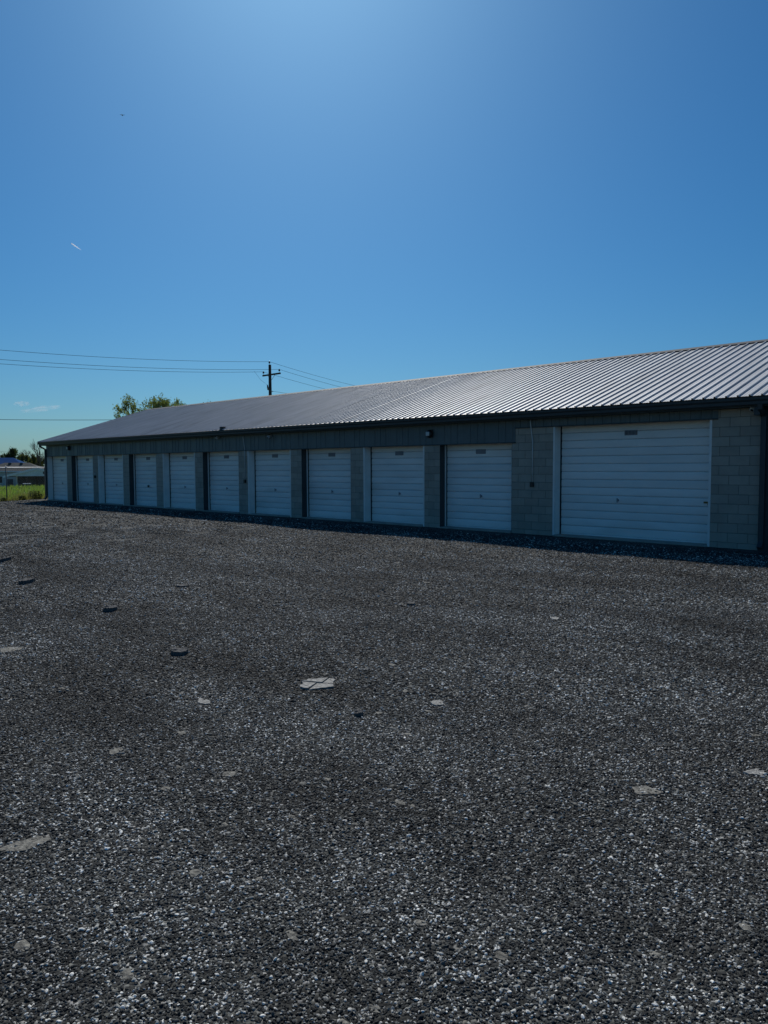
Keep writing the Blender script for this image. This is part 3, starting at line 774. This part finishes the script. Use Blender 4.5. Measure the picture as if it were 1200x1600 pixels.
nrm = Vector((-FD.y, FD.x, 0)); 
if nrm.x > 0: nrm = -nrm
def blades(count, depth0, depth1, h0, h1, w, s0, s1, pw=1.0, seed=1):
    r = np.random.default_rng(seed)
    s = s0 + (s1 - s0) * r.random(count); t = depth0 + (depth1 - depth0) * r.random(count) ** pw
    x = FA.x + FD.x * s + nrm.x * t; y = FA.y + FD.y * s + nrm.y * t
    z = terrain_z(np.hypot(x - CAM.x, y - CAM.y))
    clump = 0.6 + 0.9 * (_hash_noise(x / 1.1, y / 1.1, 11) + 0.5)
    h = (h0 + (h1 - h0) * r.random(count)) * clump; a = r.random(count) * 6.283; lean = r.normal(0, 0.3, count) * h
    ww = w * (0.6 + 0.8 * r.random(count))
    dx, dy = np.cos(a) * ww, np.sin(a) * ww
    V = np.stack([np.stack([x - dx, y - dy, z - 0.02], -1), np.stack([x + dx, y + dy, z - 0.02], -1), np.stack([x + lean, y + lean * 0.7, z + h], -1)], 1).reshape(-1, 3)
    return V
def blade_obj(name, V, mat):
    m = bpy.data.meshes.new(name); n = len(V) // 3
    m.from_pydata(V.tolist(), [], np.arange(n * 3).reshape(-1, 3).tolist()); m.update()
    return link(name, m, mat)
V = np.concatenate([blades(42000, 0.2, 46, 0.10, 0.28, 0.035, -16, 34, 1.5, 3)])
o = blade_obj('grass', V, MAT['blade']); tag(o, 'bright green grass of the field behind the fence', 'grass', kind='stuff')
V = np.concatenate([blades(3500, -0.15, 0.8, 0.15, 0.45, 0.02, -12, 12, 1.0, 4), blades(2500, 0.2, 30, 0.15, 0.36, 0.03, -14, 30, 1.8, 6)])
o = blade_obj('dry_grass', V, MAT['straw']); tag(o, 'straw-coloured dry grass along the fence line', 'grass', kind='stuff')
# clumps of dark weeds along the fence base
def leaf_cloud(c, rx, ry, rz, n, size, seed, squash=0.8):
    r = np.random.default_rng(seed); mb = MB()
    for i in range(n):
        v = r.normal(0, 1, 3); v = v / np.linalg.norm(v) * r.random() ** 0.45
        p = Vector((c[0] + v[0] * rx, c[1] + v[1] * ry, c[2] + v[2] * rz))
        leaf(mb, p, r, size)
    return mb
def leaf(mb, p, r, size):
    d = Vector(r.normal(0, 1, 3)).normalized(); e = d.orthogonal().normalized(); s = size * (0.6 + 0.8 * r.random())
    q = d.cross(e) * s * 0.12
    mb.add([p - d * s, p + e * s * 0.45 + q, p + d * s, p - e * s * 0.45 + q], [(0, 1, 2, 3)])
def weed(s, t, rx, h, seed, label):
    c = (FA.x + FD.x * s + nrm.x * t, FA.y + FD.y * s + nrm.y * t, -0.07)
    e = empty('weed_clump', c); tag(e, label, 'weed', 'dark weeds along the fence')
    put('foliage', leaf_cloud((0, 0, h * 0.45), rx, rx * 0.7, h * 0.55, 320, 0.06, seed), MAT['weed'], e)
    mb = MB()
    for k in range(5): mb.tube([(0.05 * k - 0.1, 0, -0.03), (0.12 * k - 0.24, 0.03 * k, h * 0.8)], [0.012, 0.004], 5)
    put('stem', mb, MAT['bark'], e)
weed(2.55, 0.15, 0.55, 0.55, 21, 'largest dark weed clump at the fence base beside the building corner')
weed(1.35, 0.1, 0.28, 0.32, 22, 'mid-sized dark weed clump at the fence base')
weed(-0.15, 0.1, 0.25, 0.25, 23, 'low weed clump at the fence base left of the fence post')

# ------------------------------------------------------------------ trees
def make_tree(name, base, height, spread, seed, bark, leafmat, leaf_n, leaf_size, label, levels=4, trunk_r=0.16, bare=False, up=0.55, first=0.3, group=None):
    r = random.Random(seed); nr = np.random.default_rng(seed)
    t = empty(name, base); tag(t, label, 'tree', group)
    wood = MB(); tips = []
    tr = MB()
    tops = [Vector((0, 0, -0.3)), Vector((r.uniform(-.1, .1), r.uniform(-.1, .1), height * first)), Vector((r.uniform(-.3, .3), r.uniform(-.3, .3), height * 0.6))]
    tr.tube(tops, [trunk_r * 1.2, trunk_r, trunk_r * 0.6], 9)
    put('trunk', tr, bark, t)
    def grow(p, d, length, rad, lev):
        mid = p + d * length * 0.5 + Vector((r.uniform(-1, 1), r.uniform(-1, 1), r.uniform(-0.5, 1))) * length * 0.08
        end = p + d * length + Vector((0, 0, length * 0.08))
        wood.tube([p, mid, end], [rad, rad * 0.8, rad * 0.55], 6 if lev < 2 else 4, False)
        tips.append((mid, end, lev))
        if lev >= levels: return
        for k in range(r.choice((2, 3, 3))):
            nd = (d + Vector((r.uniform(-1, 1), r.uniform(-1, 1), r.uniform(-0.35, 0.8))) * 0.75).normalized()
            q = mid.lerp(end, r.uniform(0.2, 1.0))
            grow(q, nd, length * r.uniform(0.58, 0.8), rad * 0.55, lev + 1)
    nb = 9
    for k in range(nb):
        f = first + (0.6 - first) * k / (nb - 1)
        p = tops[1].lerp(tops[2], (f - first) / (0.6 - first))
        a = k * 2.4 + r.uniform(-.4, .4)
        d = Vector((math.cos(a) * (1 - up), math.sin(a) * (1 - up), up + 0.25 * k / nb)).normalized()
        grow(p, d, min(spread, height * 0.3) * r.uniform(0.7, 1.0), trunk_r * 0.45, 1)
    zt = max(e.z for m_, e, l in tips)
    sc = (height) / zt if zt > 0 else 1
    put('branches', wood, bark, t)
    if not bare:
        crown = MB(); cand = [q for q in tips if q[2] >= levels - 1]
        for i in range(leaf_n):
            m_, e, l = cand[int(nr.integers(0, len(cand)))]
            p = m_.lerp(e, float(nr.random() * 1.1)) + Vector(nr.normal(0, leaf_size * 1.1, 3))
            leaf(crown, p, nr, leaf_size)
        put('crown', crown, leafmat, t)
    return t, max(e.z for m_, e, l in tips), max(math.hypot(e.x, e.y) for m_, e, l in tips)

def tree_at(name, x, ytop, dist, ground, width_px, seed, bark, leafmat, leaf_n, leaf_size, label, **kw):
    top = at(x, ytop, dist); base = Vector((top.x, top.y, ground)); h = top.z - ground
    spread = width_px / FPX * dist / 2
    t, zt, rt = make_tree(name, base, h, spread, seed, bark, leafmat, leaf_n, leaf_size, label, group='trees around the lot', **kw)
    t.scale = (spread / rt, spread / rt, h / zt)
    return t
G2 = -2.32
tree_at('leafy_tree', 231, 615, 55, -0.08, 98, 31, MAT['bark'], MAT['leaf'], 6500, 0.085, levels=5, label= 'green tree with upright leafy branches showing above the roof ridge')
tree_at('leafy_tree', 257, 622, 58, -0.08, 64, 37, MAT['bark'], MAT['leaf'], 4200, 0.085, levels=5, label= 'yellow-green tree top just right of the tallest tree above the roof')
tree_at('leafy_tree', 195, 637, 52, -0.08, 50, 33, MAT['bark'], MAT['leaf'], 2600, 0.08, levels=5, label= 'small tree top at the left end above the roof slope')
tree_at('leafy_tree', 314, 628, 90, -0.3, 34, 35, MAT['bark'], MAT['dark_leaf'], 1500, 0.11, 'tiny tree top peeking over the ridge left of the utility pole')
tree_at('bare_tree', 53, 685, 175, G2, 52, 41, MAT['pale_bark'], None, 0, 0, 'leafless pale tree behind the far houses beside the building corner', bare=True, levels=5, trunk_r=0.62)
tree_at('dark_tree', 17, 701, 185, G2, 24, 43, MAT['bark'], MAT['dark_leaf'], 3600, 0.22, 'dark round tree behind the blue-roofed house')
tree_at('dark_tree', 31, 711, 190, G2, 14, 44, MAT['bark'], MAT['dark_leaf'], 1500, 0.22, 'small dark tree right of the round tree behind the houses')
tree_at('dark_tree', 1, 711, 230, G2, 20, 45, MAT['bark'], MAT['dark_leaf'], 1800, 0.26, 'dark tree at the left edge of the picture behind the blue roof')
for i, (x, yt, w, s) in enumerate(((40, 710, 16, 51), (49, 711, 18, 52), (59, 713, 18, 53), (70, 712, 18, 54))):
    tree_at('olive_tree', x, yt, 168 + i * 4, G2, w, s, MAT['bark'], MAT['olive_leaf'] if i < 3 else MAT['dark_leaf'], 3400, 0.2,
            ('olive-green bushy tree above the grey roof, left of the bare tree', 'olive-green bushy tree under the left branches of the bare tree',
             'bushy tree under the trunk of the bare tree', 'dark bushy tree next to the building corner')[i], first=0.12, up=0.3)

# ------------------------------------------------------------------ houses beyond the field
vx = Vector((CR.x, CR.y, 0)).normalized(); yaw_h = math.atan2(vx.y, vx.x) + 0.45
def house(x, dist, w, d, zeave, zridge, hip_l, hip_r, roofmat, wallmat, label, wins, name='house', trim=None, rot=0.0, doors=()):
    c = at(x, 740, dist); c.z = G2
    t = empty(name, c, yaw_h + rot); tag(t, label, 'house')
    ze, zr = zeave - G2, zridge - G2
    mb = MB(); mb.box(-w / 2, w / 2, -d / 2, d / 2, -0.2, ze); wall = put('wall', mb, wallmat, t)
    ov = 0.4; mb = MB(); W, D = w / 2 + ov, d / 2 + ov
    vs = [(-W, -D, ze - 0.1), (W, -D, ze - 0.1), (W, D, ze - 0.1), (-W, D, ze - 0.1), (-W + hip_l, 0, zr), (W - hip_r, 0, zr)]
    vs += [(p[0], p[1], p[2] + 0.16) for p in vs[:4]]
    mb.add(vs, [(3, 2, 1, 0), (0, 1, 7, 6), (1, 2, 8, 7), (2, 3, 9, 8), (3, 0, 6, 9), (6, 7, 5, 4), (8, 9, 4, 5), (7, 8, 5), (9, 6, 4)])
    roof = put('roof', mb, roofmat, t)
    mb = MB()
    mb.box(-W - 0.02, W + 0.02, -D - 0.03, -D - 0.002, ze - 0.11, ze + 0.07); put('fascia', mb, trim or MAT['house_trim'], t)
    for (wx, wz, ww, wh) in wins:
        mb = MB(); mb.cbox(wx - ww / 2, wx + ww / 2, -d / 2 - 0.05, -d / 2 + 0.02, wz - wh / 2, wz + wh / 2, 0.02); q = put('window', mb, MAT['house_trim'], t)
        mb = MB(); mb.box(wx - ww / 2 + 0.08, wx + ww / 2 - 0.08, -d / 2 - 0.06, -d / 2 - 0.052, wz - wh / 2 + 0.08, wz + wh / 2 - 0.08); put('pane', mb, MAT['glass'], q)
    for (dx, dw, dh) in doors:
        mb = MB(); mb.cbox(dx - dw / 2, dx + dw / 2, -d / 2 - 0.06, -d / 2 + 0.02, 0, dh, 0.02); put('door', mb, MAT['trim'], t)
    return t, roof
house(-6, 163, 12.5, 8, 1.75, 3.75, 0.4, 3.5, MAT['blue_roof'], MAT['house_wall'], 'house with blue metal roof at the left edge beyond the field', [(-2, 2.2, 1.2, 1.3), (2, 2.2, 1.2, 1.3), (4.4, 2.2, 1.0, 1.2)], rot=-0.25)
t, roof = house(27, 150, 9.6, 7.5, 1.15, 2.7, 3.2, 3.2, MAT['shingle'], MAT['house_wall'], 'pale house with grey hipped shingle roof in the middle beyond the field', [(-3.6, 2.0, 1.0, 1.3), (-2.0, 2.0, 0.9, 1.3), (1.2, 2.0, 1.2, 1.2)], rot=-0.2, doors=((-0.4, 0.95, 2.1), (-2.9, 0.3, 2.4)))
for xx in (-1.0, 0.9):
    mb = MB(); mb.cbox(xx - 0.25, xx + 0.25, -1.0, -0.5, 4.55, 5.0, 0.05); put('roof_vent', mb, MAT['glass'], roof)
# open carport with white gable
c = at(66, 743, 140); c.z = G2
cp_ = empty('carport', c, yaw_h - 0.28); tag(cp_, 'white-trimmed gabled carport with dark open front beside the building corner', 'carport')
hw, ze, zr, dd = 5.1, 0.36 - G2, 1.72 - G2, 6.0
mb = MB(); mb.extrude([(-hw + .3, ze), (hw - .3, ze), (0, zr - 0.15)], 'y', -dd / 2 + 0.15, -dd / 2 + 0.25, closed=True); put('gable_panel', mb, MAT['carport_wall'], cp_)
for s in (-1, 1):
    mb = MB(); mb.add([(s * (hw + .2), -dd / 2, ze - 0.05), (0, -dd / 2, zr), (0, dd / 2, zr), (s * (hw + .2), dd / 2, ze - 0.05), (s * (hw + .2), -dd / 2, ze - 0.17), (0, -dd / 2, zr - 0.12), (0, dd / 2, zr - 0.12), (s * (hw + .2), dd / 2, ze - 0.17)],
                      [(0, 1, 2, 3), (7, 6, 5, 4), (0, 4, 5, 1), (3, 2, 6, 7), (0, 3, 7, 4)]); put('roof_slope', mb, MAT['shingle'], cp_)
    mb = MB(); mb.add([(s * (hw + .25), -dd / 2 - 0.05, ze - 0.28), (0, -dd / 2 - 0.05, zr - 0.27), (0, -dd / 2 - 0.05, zr + 0.10), (s * (hw + .25), -dd / 2 - 0.05, ze + 0.07), (s * (hw + .25), -dd / 2 - 0.005, ze - 0.28), (0, -dd / 2 - 0.005, zr - 0.27), (0, -dd / 2 - 0.005, zr + 0.10), (s * (hw + .25), -dd / 2 - 0.005, ze + 0.07)],
                      [(0, 1, 2, 3), (7, 6, 5, 4), (0, 4, 5, 1), (3, 2, 6, 7), (0, 3, 7, 4)]); put('rake_board', mb, MAT['house_trim'], cp_)
for xx in (-hw + 0.15, -1.7, 1.7, hw - 0.15):
    for yy in (-dd / 2 + 0.2, dd / 2 - 0.2):
        mb = MB(); mb.cbox(xx - 0.09, xx + 0.09, yy - 0.09, yy + 0.09, -0.2, ze, 0.01); put('post', mb, MAT['house_trim'] if xx < -4 else MAT['wood'], cp_)
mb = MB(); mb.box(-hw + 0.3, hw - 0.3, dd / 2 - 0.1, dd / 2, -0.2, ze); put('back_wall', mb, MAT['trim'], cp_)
mb = MB(); mb.cbox(-0.6, 0.4, -dd / 2 + 0.16, -dd / 2 + 0.14 - 0.0 + 0.0 - 0.06, ze + 0.25, ze + 0.75, 0.02) if False else mb.box(0.9, 1.5, -dd / 2 + 0.10, -dd / 2 + 0.148, ze + 0.35, ze + 0.75); put('gable_window', mb, MAT['glass'], cp_)
# low white table in front of the carport
c = at(42, 753, 118); c.z = -2.15
tb = empty('low_table', c, yaw_h); tag(tb, 'low white-topped table in front of the dark carport opening', 'table')
mb = MB(); mb.cbox(-0.55, 0.55, -0.4, 0.4, 1.58, 1.66, 0.02); put('table_top', mb, MAT['house_trim'], tb)
for sx in (-1, 1):
    for sy in (-1, 1):
        mb = MB(); mb.tube([(sx * 0.5, sy * 0.34, -0.1), (sx * 0.45, sy * 0.3, 1.58)], 0.03, 6); put('leg', mb, MAT['wood'], tb)

# ------------------------------------------------------------------ utility pole and wires
PD = 65.0
pb = at(422, 600, PD); PX, PY = pb.x, pb.y
arm = (CR * 1.0); arm = Vector((CR.x * 0.72 - _f.x * 0.70, CR.y * 0.72 - _f.y * 0.70, 0)).normalized()
run = Vector((arm.y, -arm.x, 0))
if run.dot(CR) > 0: run = -run             # run points to the left, towards the camera
pole = empty('utility_pole', (PX, PY, -0.08)); tag(pole, 'dark wooden utility pole with one crossarm standing behind the roof', 'utility pole')
ZT = at(422, 570, PD).z + 0.08; ZA = at(425, 585, PD).z + 0.08
mb = MB(); mb.tube([(0, 0, -0.3), (0, 0, ZT * 0.5), (0, 0, ZT)], [0.19, 0.155, 0.12], 12); put('post', mb, MAT['wood'], pole)
side = run * -0.16
mb = MB()
def oriented_box(mb, c, ax, hx, ay, hy, hz):
    ax = ax.normalized(); ay = ay.normalized()
    vs = [c + ax * (sx * hx) + ay * (sy * hy) + Vector((0, 0, sz * hz)) for sz in (-1, 1) for sy in (-1, 1) for sx in (-1, 1)]
    mb.add(vs, [(0, 2, 3, 1), (4, 5, 7, 6), (0, 1, 5, 4), (2, 6, 7, 3), (0, 4, 6, 2), (1, 3, 7, 5)])
oriented_box(mb, Vector((0, 0, ZA)) + side, arm, 1.24, run, 0.05, 0.065); ca = put('crossarm', mb, MAT['wood'], pole)
ins_pts = []
def insulator(c):
    mb = MB(); mb.lathe([(0.012, 0), (0.012, 0.12), (0.06, 0.13), (0.085, 0.17), (0.075, 0.23), (0.05, 0.25), (0.06, 0.28), (0.03, 0.31)], c, (0, 0, 1), 10); put('insulator', mb, MAT['porcelain'], pole)
    ins_pts.append(Vector((PX, PY, -0.08)) + c + Vector((0, 0, 0.27)))
insulator(Vector((0, 0, ZA + 0.065)) + side - arm * 1.14)
insulator(Vector((0, 0, ZA + 0.065)) + side + arm * 1.10)
insulator(Vector((0, 0, ZT)) - arm * 0.05)
for s in (-1, 1):
    mb = MB(); mb.tube([side + Vector((0, 0, ZA - 0.05)) + arm * (0.5 * s), Vector((0, 0, ZA - 0.48)) + side * 0.7 + arm * (0.06 * s)], 0.018, 6); put('brace', mb, MAT['galv'], pole)
mb = MB()
cz = at(416, 605, PD).z + 0.08
mb.tube([(0, 0, cz), -arm * 0.28 + Vector((0, 0, cz))], 0.03, 6); mb.tube([-arm * 0.30 + Vector((0, 0, cz - 0.22)), -arm * 0.34 + Vector((0, 0, cz + 0.02)), -arm * 0.38 + Vector((0, 0, cz + 0.24))], [0.05, 0.07, 0.04], 8); put('fuse_cutout', mb, MAT['porcelain'], pole)
mb = MB(); bz = at(430, 612, PD).z + 0.08
mb.tube([(0, 0, bz + 0.05), arm * 0.4 + Vector((0, 0, bz - 0.02))], [0.05, 0.03], 6); put('bracket', mb, MAT['galv'], pole)

def sag_wire(name, a, b, sag, rad, label, n=36):
    a = Vector(a); b = Vector(b)
    pts = [a.lerp(b, i / n) - Vector((0, 0, 4 * sag * (i / n) * (1 - i / n))) for i in range(n + 1)]
    o = put(name, MB().tube([p - a for p in pts], rad, 5), MAT['wire'], None, a); tag(o, label, 'power line', 'overhead power lines')
names = ['lower', 'middle', 'top']
llab = ['lowest of the three power lines running left from the utility pole', 'middle of the three power lines running left from the utility pole', 'topmost power line running left from the utility pole']
rlab = ['lowest of the three power lines dropping right behind the roof', 'middle power line dropping right from the utility pole', 'topmost power line dropping right from the utility pole']
for i, p in enumerate(ins_pts):
    sag_wire('power_line', p, p + run * 56, 1.45, 0.013, llab[i])
    sag_wire('power_line', p, p - run * 50, 2.0, 0.012, rlab[i])
p0 = Vector((PX, PY, bz - 0.08)) + arm * 0.4
sag_wire('power_line', p0, p0 - run * 40 + Vector((0, 0, -1.0)), 0.3, 0.012, 'short low service line leaving the utility pole just above the ridge')
sag_wire('power_line', at(-420, 644, 62), at(380, 652, 66), 0.35, 0.018, 'single level power line crossing the sky at the left above the roof end', 40)
sag_wire('power_line', at(-300, 660, 190), at(130, 712, 210), 1.5, 0.022, 'upper faint distant line above the far houses', 30)
sag_wire('power_line', at(-300, 668, 190), at(130, 719, 210), 1.5, 0.022, 'lower faint distant line above the far houses', 30)
# jumper to the cutout
a = Vector((PX, PY, -0.08)) - arm * 0.36 + Vector((0, 0, cz + 0.2)); b = ins_pts[0] + run * 0.0 - arm * 0.15 + run * 0.9
q = put('jumper_wire', MB().tube([a - a, (b - a) * 0.5 + Vector((0, 0, -0.15)), b - a], 0.008, 5), MAT['wire'], None, a); tag(q, 'thin jumper wire slanting up from the fuse on the utility pole', 'wire')

# ------------------------------------------------------------------ sky: bird, contrail, wisp of cloud
c = at(191, 180, 75)
bird = empty('bird', c, 0.9); bird.scale = (0.85, 0.85, 0.85); tag(bird, 'tiny dark bird flying high in the upper left sky', 'bird')
mb = MB(); mb.lathe([(0.004, -0.16), (0.022, -0.12), (0.045, -0.02), (0.04, 0.08), (0.026, 0.13), (0.03, 0.16), (0.018, 0.19), (0.003, 0.22)], (0, 0, 0), (0, 1, 0.05), 10)
for s in (-1, 1):
    mb.add([(s * 0.03, 0.07, 0.02), (s * 0.16, 0.10, 0.06), (s * 0.33, 0.0, 0.03), (s * 0.15, -0.02, 0.05), (s * 0.03, -0.06, 0.015)], [(0, 1, 2, 3, 4)])
mb.add([(-0.012, -0.12, 0), (0.012, -0.12, 0), (0.05, -0.24, 0), (-0.05, -0.24, 0)], [(0, 1, 2, 3)])
put('body', mb, MAT['black'], bird)

def vapour(name, density, scale, lo, hi):
    m = bpy.data.materials.new(name); m.use_nodes = True; N = m.node_tree.nodes; L = m.node_tree.links; N.clear()
    out = N.new('ShaderNodeOutputMaterial'); v = N.new('ShaderNodeVolumePrincipled'); v.inputs['Color'].default_value = (0.98, 0.98, 0.98, 1); v.inputs['Anisotropy'].default_value = 0.7
    tc = N.new('ShaderNodeTexCoord'); nz = N.new('ShaderNodeTexNoise'); nz.inputs['Scale'].default_value = scale; nz.inputs['Detail'].default_value = 4
    L.new(tc.outputs['Generated'], nz.inputs['Vector'])
    mr = N.new('ShaderNodeMapRange'); mr.inputs['From Min'].default_value = lo; mr.inputs['From Max'].default_value = hi; mr.inputs['To Max'].default_value = density
    L.new(nz.outputs['Fac'], mr.inputs['Value']); L.new(mr.outputs[0], v.inputs['Density']); L.new(v.outputs[0], out.inputs['Volume'])
    return m
a = at(111, 380, 6000); b = at(127, 391, 6060)
o = put('contrail', MB().tube([Vector((0, 0, 0)), (b - a) * 0.3, (b - a) * 0.7, b - a], [4.5, 5.0, 3.5, 0.8], 10), vapour('contrail_vapour', 0.14, 3, 0.1, 0.4), None, a)
tag(o, 'short white contrail streak in the left sky', 'contrail')
def wisp(x, y, wpx, hpx, dist, dens, tilt, label, seed):
    c = at(x, y, dist); w = wpx / FPX * dist / 2; h = hpx / FPX * dist / 2
    r = random.Random(seed); mb = MB(); nu, nv = 20, 10; vs = [(0, 0, h)]; 
    for i in range(1, nv):
        th = math.pi * i / nv
        for k in range(nu):
            ph = 2 * math.pi * k / nu; j = 1 + 0.25 * r.uniform(-1, 1)
            vs.append((w * math.sin(th) * math.cos(ph) * j, w * 0.5 * math.sin(th) * math.sin(ph) * j, h * math.cos(th) * j))
    vs.append((0, 0, -h)); last = len(vs) - 1
    fs = [(0, 1 + k, 1 + (k + 1) % nu) for k in range(nu)]
    for i in range(nv - 2):
        for k in range(nu): fs.append((1 + i * nu + k, 1 + (i + 1) * nu + k, 1 + (i + 1) * nu + (k + 1) % nu, 1 + i * nu + (k + 1) % nu))
    fs += [(last, 1 + (nv - 2) * nu + (k + 1) % nu, 1 + (nv - 2) * nu + k) for k in range(nu)]
    mb.add(vs, fs)
    o = put('cloud_wisp', mb, vapour('cloud_vapour', dens, 4, 0.42, 0.75), None, c); o.rotation_euler = (0, tilt, math.atan2(CR.y, CR.x)); tag(o, label, 'cloud', 'thin clouds low in the left sky')
wisp(33, 631, 22, 8, 4000, 0.035, 0.0, 'brighter small cloud wisp low in the left sky', 1)
wisp(64, 639, 56, 7, 4100, 0.014, -0.12, 'faint stretched cloud wisp right of the brighter one', 2)
